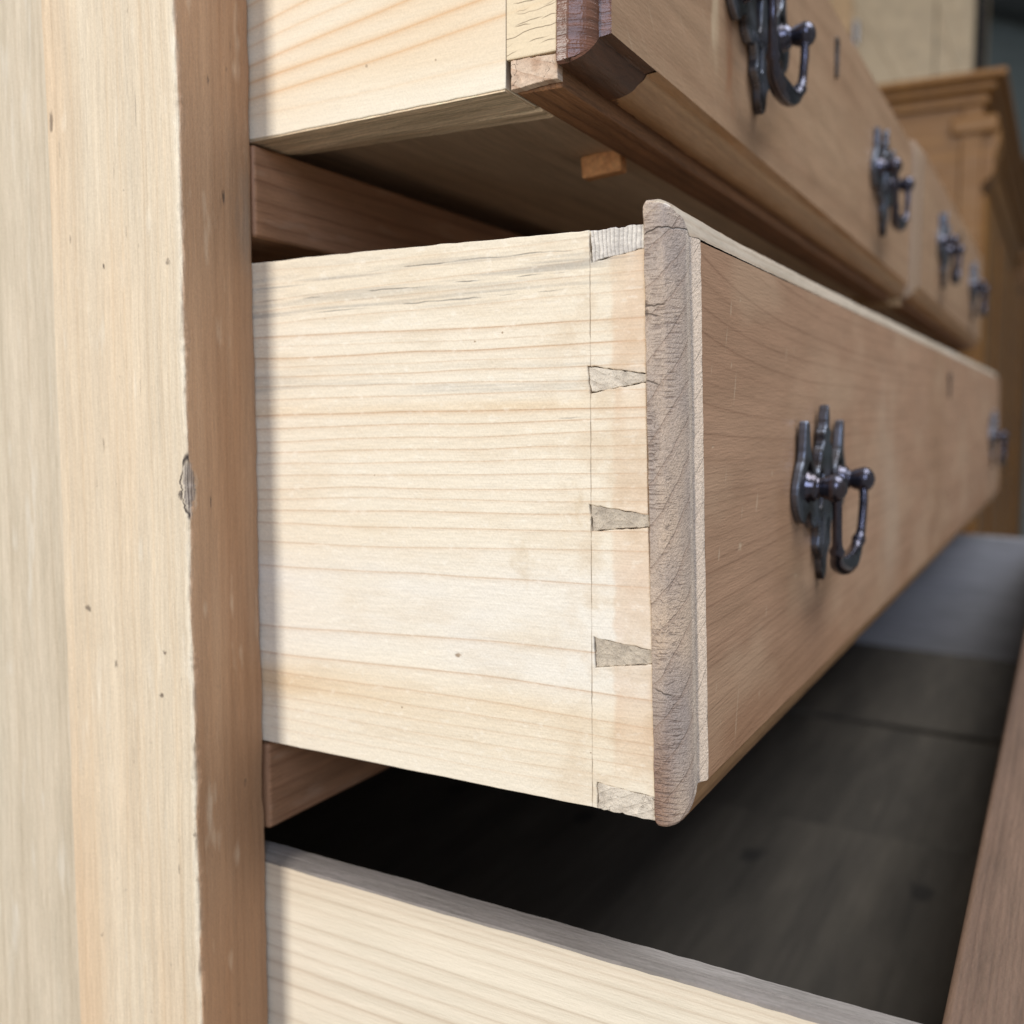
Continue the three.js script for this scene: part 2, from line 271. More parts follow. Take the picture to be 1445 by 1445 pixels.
// mouldings and end grain of the drawer lips
const matLipEnd = surface({  // x across the moulding (metres along the profile), y up
  w: 256, h: 1536, x0: 0, y0: -0.006, sx: 0.022, sy: 0.17, bump: 0.00055,
  paint(x, y, px) {
    const q = y - 0.9 * x - 26 * x * x + 0.0040 * fbm(x * 70, y * 42, 3), ph = q / 0.0105 + 0.5 * n2(y * 31, 4), fr = ph - Math.floor(ph), arc = Math.pow(fr, 9);
    setc(px, rgb(186, 164, 142)); mixTo(px, rgb(146, 134, 128), 0.75 * clamp(0.5 + fbm(x * 120, y * 40, 3)));
    mixTo(px, rgb(208, 176, 138), 0.7 * sstep(0.0035, 0.0, x) * clamp(0.5 + fbm(y * 50, 2)));
    mixTo(px, rgb(132, 108, 92), 0.5 * arc);
    mixTo(px, rgb(120, 84, 66), 0.65 * sstep(0.03, 0.0, y + 0.01 * n2(x * 400, 5)) * sstep(0.010, 0.002, x));
    mixTo(px, rgb(206, 188, 168), 0.75 * sstep(0.0135, 0.0150, x));  // pale fillet: light on the step painted in, with some arris wear
    const cr = Math.abs(n2(x * 330, y * 2300 + 1.4 * n2(x * 700, y * 500))), k = 0.75 * (1 - sstep(0.0, 0.16, cr)) * clamp(0.15 + fbm(x * 260, y * 90 + 8, 3) * 1.8) * (1 - sstep(0.010, 0.015, x));
    const da = sstep(0.28, 0.62, n2(x * 360 + 7, y * 4600)) * clamp(0.25 + fbm(x * 240 + 9, y * 70, 3) * 1.5) * sstep(0.0008, 0.002, x) * (1 - sstep(0.009, 0.013, x));
    mixTo(px, rgb(96, 78, 70), 0.5 * da);
    mixTo(px, rgb(84, 70, 62), 0.5 * k);
    let h = 0.5 - 0.25 * k - 0.2 * arc - 0.3 * da;
    // the long check near the top and short ones below
    for (const [cy, sl, x1, x2, a] of [[0.1525, 0.35, 0.002, 0.016, 1], [0.1345, 0.12, 0, 0.008, 0.8], [0.1335, -0.2, 0, 0.006, 0.7], [0.1165, -0.35, 0, 0.006, 0.6], [0.036, -0.6, 0.003, 0.008, 0.6], [0.0565, 0.1, 0.0, 0.003, 0.6]]) { const yy = cy + sl * Math.min(x, 0.006) + 0.0005 * fbm(x * 600, cy * 999, 2), c = Math.exp(-(((y - yy) / 0.00016) ** 2)) * sstep(x1 - 0.0005, x1 + 0.001, x) * (1 - sstep(x2 - 0.001, x2, x)); mixTo(px, rgb(40, 30, 24), 0.85 * c * a); h -= 0.5 * c; }
    const kn = spot(x, y, 0.0018, 0.1338, 0.0022, 0.0022, 0.6, 0.9); mixTo(px, rgb(60, 46, 38), 0.55 * kn); h -= 0.3 * kn;
    const g = grit(x, y, 5200) * 0.09 + grit(x, y, 2000) * 0.05; px.r *= 1 + g; px.g *= 1 + g; px.b *= 1 + g;
    px.h = h + g * 1.3; px.k = 0.52;
  },
});
const lipOpts = { w: 1024, h: 64, sx: 1.25, sy: 0.024, dark: rgb(120, 84, 54), gap: 0.003, ring: 0.3, rw: 0.0006, fib: 0.07, bump: 0.0003 };
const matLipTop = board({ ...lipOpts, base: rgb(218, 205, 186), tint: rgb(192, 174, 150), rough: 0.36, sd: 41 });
const matLipSide = board({ ...lipOpts, base: rgb(184, 160, 134), tint: rgb(156, 132, 108), rough: 0.42, sd: 43 });
const matLipLow = board({ ...lipOpts, base: rgb(204, 164, 120), tint: rgb(172, 128, 88), rough: 0.45, sd: 42 });
const matDarkLip = board({ w: 512, h: 128, sx: 0.16, sy: 0.024, base: rgb(112, 74, 56), dark: rgb(56, 34, 26), tint: rgb(140, 104, 84), gap: 0.0016, ring: 0.4, rw: 0.0003, fib: 0.14, rough: 0.3, sd: 51, bump: 0.0004, wrap: MIR, extra: { } });
const matPatch = board({ w: 256, h: 256, sx: 0.06, sy: 0.06, base: rgb(96, 64, 44), dark: rgb(50, 32, 22), tint: rgb(120, 84, 60), gap: 0.0022, ring: 0.35, rw: 0.0005, amp: 0.003, freq: 60, fib: 0.12, rough: 0.42, sd: 52, wrap: MIR });
// pins
const matPinA = endGrain({ w: 256, h: 128, sx: 0.018, sy: 0.012, base: rgb(220, 212, 200), dark: rgb(150, 142, 136), gap: 0.0012, ang: 0.06, ring: 0.75, crack: 0.15, sd: 2, wrap: MIR });
const matPinB = endGrain({ w: 256, h: 128, sx: 0.018, sy: 0.012, base: rgb(214, 202, 184), dark: rgb(156, 142, 126), gap: 0.0026, ang: 1.2, ring: 0.3, crack: 0.4, sd: 5, bump: 0.0009, wrap: MIR });
const matPinC = endGrain({ w: 256, h: 128, sx: 0.018, sy: 0.012, base: rgb(196, 182, 162), dark: rgb(118, 106, 94), gap: 0.0044, ang: 2.2, ring: 0.25, crack: 0.35, sd: 9, bump: 0.0009, wrap: MIR });
const matPinUp = endGrain({ w: 256, h: 128, sx: 0.02, sy: 0.012, base: rgb(208, 184, 160), dark: rgb(146, 104, 76), gap: 0.004, ang: 1.2, ring: 0.3, crack: 0.7, sd: 12, bump: 0.0006, wrap: MIR });
// plain shop woods, in metres and mirrored
const tile = { wrap: MIR, w: 768, h: 384, sx: 0.5, sy: 0.12 };
const matRail = board({ ...tile, sx: 0.3, sy: 0.08, base: rgb(180, 136, 102), dark: rgb(112, 74, 50), tint: rgb(154, 108, 76), gap: 0.0035, ring: 0.4, rw: 0.0005, fib: 0.08, rough: 0.6, sd: 61, slope: -0.003,
  after(x, y, px) { const sc = clamp(fbm(x * 60, y * 260, 3) * 3 - 1.0); mixTo(px, rgb(190, 160, 136), 0.3 * sc); } });
const matBlock = board({ ...tile, base: rgb(150, 108, 72), dark: rgb(84, 54, 34), tint: rgb(122, 82, 52), gap: 0.004, ring: 0.5, rw: 0.0007, fib: 0.16, rough: 0.68, sd: 62, bump: 0.0008 });
const matUnder = board({ ...tile, base: rgb(226, 206, 176), dark: rgb(150, 124, 94), tint: rgb(200, 174, 138), gap: 0.003, ring: 0.4, rw: 0.0005, fib: 0.2, rough: 0.75, sd: 63, bump: 0.0008 });
const matBottom = board({ ...tile, base: rgb(208, 184, 156), dark: rgb(150, 126, 100), tint: rgb(184, 158, 128), gap: 0.009, ring: 0.3, rw: 0.001, fib: 0.08, rough: 0.8, sd: 64 });
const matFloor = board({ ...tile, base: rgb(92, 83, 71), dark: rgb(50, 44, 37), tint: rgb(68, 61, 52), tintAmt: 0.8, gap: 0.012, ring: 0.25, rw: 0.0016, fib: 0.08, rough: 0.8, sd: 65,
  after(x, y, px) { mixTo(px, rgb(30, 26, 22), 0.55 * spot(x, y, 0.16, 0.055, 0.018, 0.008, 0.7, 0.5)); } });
const matInner = board({ ...tile, base: rgb(176, 172, 172), dark: rgb(130, 126, 126), tint: rgb(156, 152, 154), gap: 0.006, ring: 0.25, rw: 0.0008, fib: 0.08, rough: 0.7, sd: 66 });
const matEdge = board({ ...tile, base: rgb(140, 132, 124), dark: rgb(98, 90, 84), tint: rgb(118, 110, 104), gap: 0.004, ring: 0.3, rw: 0.0006, fib: 0.12, rough: 0.62, sd: 67 });
const matFrontTop = board({ ...tile, base: rgb(132, 106, 86), dark: rgb(88, 66, 52), tint: rgb(112, 88, 70), gap: 0.0034, ring: 0.45, rw: 0.0005, fib: 0.1, rough: 0.6, sd: 68 });
const matDark = board({ ...tile, base: rgb(84, 64, 46), dark: rgb(52, 38, 26), gap: 0.008, ring: 0.3, rw: 0.0008, fib: 0.1, rough: 0.8, sd: 69 });
const matBox = board({ ...tile, base: rgb(214, 190, 152), dark: rgb(170, 128, 84), gap: 0.005, ring: 0.4, rw: 0.0005, fib: 0.05, rough: 0.7, sd: 70 });
const matRob = board({ ...tile, base: rgb(134, 92, 38), dark: rgb(86, 52, 18), tint: rgb(114, 74, 28), gap: 0.012, ring: 0.35, rw: 0.0014, fib: 0.06, rough: 0.45, sd: 71 });
const matRobUp = board({ wrap: MIR, w: 384, h: 768, sx: 0.3, sy: 0.8, up: true, base: rgb(134, 92, 38), dark: rgb(86, 52, 18), tint: rgb(114, 74, 28), gap: 0.016, ring: 0.35, rw: 0.0018, fib: 0.06, rough: 0.45, sd: 72,
  after(x, y, px) { mixTo(px, rgb(96, 56, 24), 0.7 * spot(x, y, 0.12, 0.42, 0.008, 0.01, 0.6, 0.3)); } });
const matStop = endGrain({ sx: 0.03, sy: 0.03, base: rgb(214, 158, 106), dark: rgb(166, 106, 64), gap: 0.004, crack: 0.2, sd: 17, wrap: MIR });

function plainMat(c, rough, amt = 0.08, f = 40) {
  return surface({ w: 128, h: 128, sx: 0.5, sy: 0.5, wrap: MIR, bump: 0.0003, paint(x, y, px) { const k = 1 + amt * fbm(x * f, y * f, 3); setc(px, c, k); px.k = rough + 0.1 * fbm(x * 60, y * 60, 2); px.h = 0.5 + 0.2 * fbm(x * 300, y * 300, 2); } });
}
const matCream = plainMat(rgb(206, 186, 156), 0.35), matPeach = plainMat(rgb(206, 172, 132), 0.5), matGrey = plainMat(rgb(118, 130, 132), 0.8), matGreyDark = plainMat(rgb(44, 50, 52), 0.8), matCharcoal = plainMat(rgb(30, 28, 28), 0.7);
const matSteel = new THREE.MeshStandardMaterial({ color: new THREE.Color().setRGB(0.5, 0.52, 0.58), metalness: 1, roughness: 0.35 });
function metal(c, rough, wear, worn) {
  return surface({ w: 256, h: 256, sx: 0.1, sy: 0.1, wrap: MIR, bump: 0.0004, metalness: 0.9, paint(x, y, px) {
    setc(px, c); mixTo(px, worn, wear * clamp(fbm(x * 120, y * 120, 3) * 2)); const g = grit(x, y, 1200) * 0.08; px.r *= 1 + g; px.g *= 1 + g; px.b *= 1 + g;
    px.k = rough + 0.14 * fbm(x * 160, y * 160, 3); px.h = 0.5 + 0.25 * fbm(x * 260, y * 260, 3);
  } });
}
const matPlate = metal(rgb(118, 121, 130), 0.3, 0.7, rgb(64, 58, 56)), matBail = metal(rgb(86, 84, 94), 0.22, 0.55, rgb(92, 80, 78)), matLock = metal(rgb(92, 88, 84), 0.45, 0.5, rgb(60, 52, 46));
const matHole = new THREE.MeshStandardMaterial({ color: new THREE.Color().setRGB(0.01, 0.01, 0.01), roughness: 0.9 });

// ------------------------------------------------------------------ objects: names, labels, parts
const used = new Map();
function numbered(name) { const k = used.get(name) || 0; used.set(name, k + 1); return k ? name + '_' + String(k).padStart(3, '0') : name; }
function thing(name, label, category, base, turn = [0, 0, 0], group) {
  const o = new THREE.Group(); o.name = numbered(name); o.position.set(...base); o.rotation.set(...turn);
  o.userData = { label, category }; if (group) o.userData.group = group;
  scene.add(o); return o;
}
function part(name, geo, mat, parent, label) {
  const m = new THREE.Mesh(geo, mat); m.name = numbered(name); m.castShadow = m.receiveShadow = true;
  if (label) m.userData.label = label;
  parent.add(m); return m;
}
// uv from position, by the material's own area when it is a fitted texture
function planar(g, f) {
  const p = g.attributes.position, n = g.attributes.normal, uv = new Float32Array(p.count * 2);
  for (let i = 0; i < p.count; i++) { const r = f(p.getX(i), p.getY(i), p.getZ(i), n ? n.getX(i) : 0, n ? n.getY(i) : 0, n ? n.getZ(i) : 0); uv[i * 2] = r[0]; uv[i * 2 + 1] = r[1]; }
  g.setAttribute('uv', new THREE.BufferAttribute(uv, 2)); return g;
}
const fit = (m, u, v) => { const [x0, y0, sx, sy] = m.userData.area; const t = (u - x0) / sx; return [m.userData.sq ? Math.sqrt(Math.max(0, t)) : t, (v - y0) / sy]; };
// box projection in metres with the grain along an axis
function boxUV(g, mat, grain = 'x', ou = 0, ov = 0) {
  if (g.index) g = g.toNonIndexed();
  const p = g.attributes.position, uv = new Float32Array(p.count * 2), a = new THREE.Vector3(), b = new THREE.Vector3(), c = new THREE.Vector3(), e = new THREE.Vector3(), f = new THREE.Vector3();
  const G = 'xyz'.indexOf(grain);
  for (let i = 0; i < p.count; i += 3) {
    a.fromBufferAttribute(p, i); b.fromBufferAttribute(p, i + 1); c.fromBufferAttribute(p, i + 2);
    e.subVectors(b, a); f.subVectors(c, a); e.cross(f);
    const n = [Math.abs(e.x), Math.abs(e.y), Math.abs(e.z)]; let ax = n.indexOf(Math.max(...n)), u = G, v;
    if (ax === G) { u = (G + 1) % 3; v = (G + 2) % 3; } else v = 3 - G - ax;
    [a, b, c].forEach((q, k) => { const w = q.toArray(), r = fit(mat, w[u] + ou, w[v] + ov + (ax === G ? 0.03 : ax * 0.017)); uv[(i + k) * 2] = r[0]; uv[(i + k) * 2 + 1] = r[1]; });
  }
  g.setAttribute('uv', new THREE.BufferAttribute(uv, 2)); return g;
}
// a board between two corners, edges rounded
function slab(x0, y0, z0, x1, y1, z1, mat, grain = 'x', r = 0.0012, ou = 0, ov = 0) {
  const w = x1 - x0, h = y1 - y0, d = z1 - z0, rr = Math.min(r, w / 2.2, h / 2.2, d / 2.2);
  const g = new RoundedBoxGeometry(w, h, d, 2, rr); g.translate((x0 + x1) / 2, (y0 + y1) / 2, (z0 + z1) / 2);
  return boxUV(g, mat, grain, ou, ov);
}
const local = (g, o) => { g.translate(-o.position.x, -o.position.y, -o.position.z); return g; };
// a vertical board face from a polygon in (z, y), thickness along +x
function sideBoard(poly, x0, t, bevel, mat, holes = [], uvf) {
  const s = new THREE.Shape(poly.map(([z, y]) => new THREE.Vector2(-z, y)));
  for (const h of holes) s.holes.push(new THREE.Path(h.map(([z, y]) => new THREE.Vector2(-z, y))));
  let g = new THREE.ExtrudeGeometry(s, { depth: t - 2 * bevel, bevelEnabled: bevel > 0, bevelThickness: bevel, bevelSize: bevel, bevelOffset: -bevel, bevelSegments: 2, curveSegments: 4 });
  g.rotateY(Math.PI / 2); g.translate(x0 + bevel, 0, 0);
  return uvf ? planar(g, uvf) : planar(g, (x, y, z) => fit(mat, z, y));
}
function wobble(poly, step, amp, sd) {
  const out = [];
  for (let i = 0; i < poly.length; i++) {
    const a = poly[i], b = poly[(i + 1) % poly.length], L = Math.hypot(b[0] - a[0], b[1] - a[1]), n = Math.max(1, Math.round(L / step));
    for (let k = 0; k < n; k++) { const t = k / n, z = lerp(a[0], b[0], t), y = lerp(a[1], b[1], t); out.push([z + amp * fbm(z * 700 + sd, y * 700, 2), y + amp * fbm(z * 700 - sd, y * 700 + 50, 2)]); }
  }
  return out;
}
// one side of a moulded drawer lip. prof: [inset, height] from the back of the outer edge to the face; ends are mitred
function lipSide(side, X0, Y0, X1, Y1, Z, prof, mat, { jitter = 0, from = 0, to = 1, seg = 60, shear = 0, corner = 0.002, crest = 0, kb = 1 } = {}) {
  const acc = [0]; for (let i = 1; i < prof.length; i++) acc.push(acc[i - 1] + Math.hypot(prof[i][0] - prof[i - 1][0], prof[i][1] - prof[i - 1][1]));
  const pos = [], uv = [], idx = [], N = seg + 1;
  for (let j = 0; j < prof.length; j++) {
    const [d, h] = prof[j];
    for (let i = 0; i < N; i++) {
      let t = lerp(from, to, i / seg);
      if (seg > 100 && X1 - X0 > 0.4 && (side === 'top' || side === 'bottom')) t = t * t * 0.75 + t * 0.25;   // finer at the near end
      let x, y; const c = corner * Math.max(0, 1 - d / 0.006);
      if (side === 'left' || side === 'right') { x = side === 'left' ? X0 + d : X1 - d; y = lerp(Y0 + d * kb, Y1 - d, t); const e = Math.min(t, 1 - t) * (Y1 - Y0); if (e < c) x += (side === 'left' ? 1 : -1) * (c - Math.sqrt(c * c - (c - e) ** 2)) ; }
      else { y = side === 'bottom' ? Y0 + d * kb : Y1 - d; x = lerp(X0 + d, X1 - d, t); const e = Math.min(t, 1 - t) * (X1 - X0); if (e < c) y += (side === 'bottom' ? 1 : -1) * (c - Math.sqrt(c * c - (c - e) ** 2)); }
      if (crest) y += crest * Math.exp(-Math.max(0, x - X0) / 0.05) * sstep(Y1 - 0.03, Y1 - d * 0.8, y) * (1 - 0.75 * clamp(d / prof.at(-1)[0]));
      const s = side === 'left' || side === 'right' ? y : x;
      const n = jitter * fbm(s * 260 + j * 0.6, j * 0.55 + (side === 'left' ? 3 : 11), 3), lo = jitter * 1.4 * fbm(s * 45, j * 0.2 + 20, 2);
      if (j < prof.length - 1) { x += (side === 'left' ? 1 : side === 'right' ? -1 : 0) * (n + lo); y += (side === 'bottom' ? 1 : side === 'top' ? -1 : 0) * (n + lo); }
      pos.push(x, y, Z + h + n * 0.8 + shear * (0.078 - y));
      uv.push(...(side === 'left' || side === 'right' ? fit(mat, acc[j], y) : fit(mat, s, acc[j])));
    }
  }
  for (let j = 0; j + 1 < prof.length; j++) for (let i = 0; i < seg; i++) {
    const a = j * N + i, b = a + 1, c = a + N, d = c + 1;
    if (side === 'left' || side === 'top') idx.push(a, c, b, b, c, d); else idx.push(a, b, c, b, d, c);
  }
  let g = new THREE.BufferGeometry();
  g.setAttribute('position', new THREE.Float32BufferAttribute(pos, 3)); g.setAttribute('uv', new THREE.Float32BufferAttribute(uv, 2)); g.setIndex(idx);
  if (side === 'left' ? false : false) g.index;
  g = toCreasedNormals(g, 0.7);
  const flip = g.attributes.normal; let out = 0; for (let i = 0; i < flip.count; i++) out += flip.getZ(i);
  if (out < 0) { const ix = []; for (let i = 0; i < flip.count; i += 3) ix.push(i, i + 2, i + 1); g.setIndex(ix); g = g.toNonIndexed(); for (let i = 0; i < g.attributes.normal.count; i++) g.attributes.normal.setXYZ(i, -g.attributes.normal.getX(i), -g.attributes.normal.getY(i), -g.attributes.normal.getZ(i)); }
  return g;
}
// ovolo, then a small fillet up to the raised face
function ovolo(w, h0, h1, face, n = 12) {
  const p = [[0.0022, -0.0002], [0.0003, -0.0001], [0, 0.0003], [0, h0]];
  for (let i = 1; i <= n; i++) { const a = i / n * Math.PI / 2; p.push([w * (1 - Math.cos(a)) , h0 + (h1 - h0) * Math.sin(a)]); }
  p.push([w + 0.0004, h1 - 0.0001], [w + 0.0006, h1 + 0.0003], [w + 0.0011, face - 0.0004], [w + 0.0014, face]);
  return p;
}
function faceSheet(X0, Y0, X1, Y1, Z, mat, shear = 0, thick = 0.004) {
  const g = new THREE.PlaneGeometry(X1 - X0, Y1 - Y0, 160, 24); g.translate((X0 + X1) / 2, (Y0 + Y1) / 2, Z);
  const p = g.attributes.position;
  for (let i = 0; i < p.count; i++) { const t = (p.getX(i) - X0) / (X1 - X0); p.setX(i, X0 + (X1 - X0) * t * t); }
  for (let i = 0; i < p.count; i++) p.setZ(i, p.getZ(i) + shear * (0.078 - p.getY(i)) + 0.00012 * fbm(p.getX(i) * 12, p.getY(i) * 20, 2) * (p.getX(i) > X0 + 0.02 ? 1 : 0));
  g.computeVertexNormals();
  return planar(g, (x, y) => fit(mat, x, y));
}

// ------------------------------------------------------------------ handle: pierced back plate, two posts with ball ends, swinging bail
function handleProto() {
  const h = new THREE.Group(); h.name = 'handle';
  const half = [[0, 0.0300], [0.0020, 0.0262], [0.0024, 0.0222], [0.0056, 0.0198], [0.0046, 0.0166], [0.0088, 0.0135], [0.0108, 0.0088], [0.0148, 0.0052], [0.0196, 0.0074], [0.0252, 0.0118], [0.0276, 0.0172], [0.0296, 0.0234], [0.0328, 0.0238], [0.0336, 0.0185], [0.0346, 0.0118], [0.0388, 0.0070], [0.0424, 0.0010], [0.0418, -0.0052], [0.0376, -0.0098], [0.0328, -0.0116], [0.0292, -0.0090], [0.0250, -0.0080], [0.0222, -0.0124], [0.0172, -0.0148], [0.0128, -0.0136], [0.0098, -0.0182], [0.0106, -0.0226], [0.0070, -0.0256], [0.0042, -0.0282], [0.0036, -0.0325], [0.0018, -0.0352], [0, -0.0362]];
  const pts = half.map(([x, y]) => new THREE.Vector2(x, y)), all = [...pts, ...half.slice(1, -1).reverse().map(([x, y]) => new THREE.Vector2(-x, y))];
  const s = new THREE.Shape(new THREE.SplineCurve([...all, all[0]]).getPoints(190));
  for (const q of [1, -1]) {
    s.holes.push(new THREE.Path(new THREE.SplineCurve([[0.0040, 0.0045], [0.0088, 0.0068], [0.0132, 0.0022], [0.0122, -0.0070], [0.0066, -0.0072], [0.0040, 0.0045]].map(([x, y]) => new THREE.Vector2(x * q, y))).getPoints(24)));
    s.holes.push(new THREE.Path(new THREE.SplineCurve([[0.0205, 0.0050], [0.0268, 0.0100], [0.0318, 0.0062], [0.0345, 0.0010], [0.0300, 0.0052], [0.0205, 0.0050]].map(([x, y]) => new THREE.Vector2(x * q, y))).getPoints(18)));
    s.holes.push(new THREE.Path(new THREE.SplineCurve([[0.0025, -0.0125], [0.0070, -0.0125], [0.0060, -0.019], [0.0030, -0.0215], [0.0025, -0.0125]].map(([x, y]) => new THREE.Vector2(x * q, y))).getPoints(18)));
  }
  const plate = new THREE.ExtrudeGeometry(s, { depth: 0.0010, bevelEnabled: true, bevelThickness: 0.0008, bevelSize: 0.0008, bevelOffset: -0.0006, bevelSegments: 3, curveSegments: 8 });
  plate.translate(0, 0, 0.0009); const pp = plate.attributes.position; for (let i = 0; i < pp.count; i++) pp.setZ(i, pp.getZ(i) + 0.0012 * Math.max(0, 1 - (pp.getX(i) / 0.05) ** 2) * (pp.getZ(i) > 0.0012 ? 1 : 0));
  plate.computeVertexNormals();
  part('backplate', planar(plate, (x, y) => fit(matPlate, x, y)), matPlate, h);
  for (const q of [1, -1]) {
    const prof = [[0, 0], [0.0058, 0], [0.0060, 0.0012], [0.0048, 0.0024], [0.0052, 0.0034], [0.0042, 0.0046], [0.0036, 0.0052], [0.0034, 0.0062], [0.0042, 0.0076]];
    for (let i = 1; i <= 12; i++) { const a = -0.75 + (i / 12) * (0.75 + Math.PI / 2); prof.push([Math.max(0, 0.0050 * Math.cos(a)), 0.0112 + 0.0049 * Math.sin(a)]); }
    const g = new THREE.LatheGeometry(prof.map(([x, y]) => new THREE.Vector2(x, y * 0.9)), 28); g.rotateX(Math.PI / 2); g.translate(q * 0.0285, 0.0008, 0.0022);
    part('post', planar(g, (x, y, z) => fit(matBail, x + z, y)), matBail, h);
  }
  const arm = [[0.0276, 0.0002, 0.0121], [0.0264, -0.0055, 0.0129], [0.0254, -0.0125, 0.0129], [0.0232, -0.0200, 0.0127], [0.0178, -0.0262, 0.0118], [0.0085, -0.0290, 0.0116]];
  const c = new THREE.CatmullRomCurve3([...arm.map(([x, y, z]) => [-x, y, z]), [0, -0.0296, 0.0116], ...arm.slice().reverse()].map((v) => new THREE.Vector3(...v)));
  const tube = new THREE.TubeGeometry(c, 120, 1, 18), tp = tube.attributes.position, v = new THREE.Vector3(), o = new THREE.Vector3();
  for (let i = 0; i <= 120; i++) { const t = i / 120, m = 1 - Math.abs(2 * t - 1), r = 0.0017 + 0.0022 * sstep(0.35, 0.95, m) + 0.0007 * Math.exp(-(((m - 0.5) / 0.03) ** 2)); o.copy(c.getPointAt(t)); for (let k = 0; k <= 18; k++) { const n = i * 19 + k; v.fromBufferAttribute(tp, n).sub(o).multiplyScalar(r).add(o); tp.setXYZ(n, v.x, v.y, v.z); } }
  tube.computeVertexNormals();
  part('bail', planar(tube, (x, y, z) => fit(matBail, x + z, y)), matBail, h);
  return h;
}
const proto = handleProto();
let handles = 0;
function handle(parent, x, y, z, tilt = 0) {
  const h = handles++ ? proto.clone() : proto; h.name = handles > 1 ? 'handle_' + String(handles - 1).padStart(3, '0') : 'handle';
  h.position.set(x, y, z); h.rotation.x = tilt; parent.add(h); return h;
}
function keyhole(parent, x, y, z, tilt = 0) {
  const k = new THREE.Shape(); const R = 0.0030, H = 0.0075;
  const outline = (r, hh, p) => { p.absarc(0, hh, r, -0.6, Math.PI + 0.6, false); p.lineTo(-r * 0.62, -hh); p.absarc(0, -hh, r * 0.62, Math.PI, 2 * Math.PI, false); return p; };
  outline(R, H, k); k.holes.push(outline(R * 0.55, H, new THREE.Path()));
  const g = new THREE.ExtrudeGeometry(k, { depth: 0.0008, bevelEnabled: true, bevelThickness: 0.0003, bevelSize: 0.0003, bevelSegments: 2, curveSegments: 10 }); g.translate(0, 0, 0.0002);
  const m = part('keyhole_escutcheon', planar(g, (a, b) => fit(matLock, a, b)), matLock, parent); m.position.set(x, y, z); m.rotation.x = tilt;
  const hole = new THREE.ShapeGeometry(outline(R * 0.57, H, new THREE.Shape())); hole.translate(0, 0, 0.0006);
  part('keyhole', hole, matHole, m);
}

// ------------------------------------------------------------------ carcass
const chest = thing('chest_of_drawers', 'stripped pine chest carcass with bare corner post and rails around the open drawers', 'chest of drawers', [0.62, -0.5, -0.25]);
const cp = (name, g, m, label) => part(name, local(g, chest), m, chest, label);
{ // corner post: worn section swept up
  const ys = []; for (let y = -0.5; y < -0.13; y += 0.05) ys.push(y); for (let y = -0.13; y < 0.262; y += 0.0009) ys.push(y); for (let y = 0.27; y <= 0.345; y += 0.015) ys.push(y);
  const pos = [], uv = [], idx = []; let M = 0;
  ys.forEach((y) => {
    const chip = Math.exp(-(((y - 0.087) / 0.0062) ** 2)) * 0.0022 * (0.8 + 0.5 * n2(y * 700, 2)) + 0.0008 * Math.exp(-(((y - 0.0745) / 0.0012) ** 2));
    const r = clamp(0.0013 + 0.0009 * fbm(y * 110, 3, 3) + 0.0016 * clamp(fbm(y * 90, 9, 4) * 2.6 - 0.5) * (0.6 + 0.6 * n2(y * 900, 4)) + chip, 0.0005, 0.006), wob = 0.00035 * fbm(y * 38, 1, 3), r2 = clamp(0.0012 + 0.0007 * fbm(y * 120, 8, 2), 0.0005, 0.002), w2 = 0.0004 * fbm(y * 50, 17, 3);
    const xl = -0.0318 + wob + (y > 0.2 ? -(y - 0.2) * 0.012 : 0), zf = 0 + wob * 0.6, xr = -0.0010 + w2, sec = [];
    sec.push([xl, -0.0556, 0], [xl, -0.045, 0.0106], [xl, -0.03, 0.0256], [xl, -0.012, 0.0436], [xl, zf - r - 0.0012, 0.0556 - r - 0.0012]);
    for (let i = 0; i <= 8; i++) { const a = i / 8 * Math.PI / 2; sec.push([xl + r * (1 - Math.cos(a)) + 0.0002 * fbm(y * 500, i, 2), zf - r + r * Math.sin(a) + 0.0002 * fbm(y * 500, i + 20, 2), 0.0556 + r * (i / 8 - 0.5) * 1.6]); }
    sec.push([xl + r + 0.0012, zf, 0.0556 + r + 0.0012], [-0.022, zf * 0.7, 0.0654], [-0.014, zf * 0.4, 0.0734], [-0.007, 0, 0.0804], [xr - r2 - 0.0008, 0, 0.0854 - r2]);
    for (let i = 0; i <= 5; i++) { const a = i / 5 * Math.PI / 2; sec.push([xr - r2 + r2 * Math.sin(a), -r2 + r2 * Math.cos(a), 0.0858 + r2 * (i / 5) * 0.8]); }
    sec.push([xr, -0.03, 0.087], [xr, -0.0556, 0.087]);
    M = sec.length; for (const [x, z, u] of sec) { pos.push(x, y, z); uv.push(...fit(matPost, u, y)); }
  });
  for (let j = 0; j + 1 < ys.length; j++) for (let i = 0; i + 1 < M; i++) { const a = j * M + i, b = a + 1, c = a + M, d = c + 1; idx.push(a, b, c, b, d, c); }
  const g = new THREE.BufferGeometry(); g.setAttribute('position', new THREE.Float32BufferAttribute(pos, 3)); g.setAttribute('uv', new THREE.Float32BufferAttribute(uv, 2)); g.setIndex(idx); g.computeVertexNormals();
  cp('corner_post', g, matPost, 'pale corner post with a chipped, rubbed arris');
}
{ const g = new THREE.BoxGeometry(0.012, 0.84, 0.43, 1, 1, 1); g.translate(-0.0251, -0.075, -0.0562 - 0.215); cp('side_panel', planar(g, (x, y, z) => fit(matPanel, z, y)), matPanel, 'greyer side panel behind the corner post'); }
cp('rear_post', slab(-0.0318, -0.5, -0.54, -0.001, 0.345, -0.4868, matDark, 'y'), matDark);
cp('corner_post', slab(1.2412, -0.5, -0.0556, 1.272, 0.345, 0, matRob, 'y'), matBox);
cp('side_panel', slab(1.255, -0.48, -0.5, 1.267, 0.345, -0.0562, matDark, 'y'), matDark);
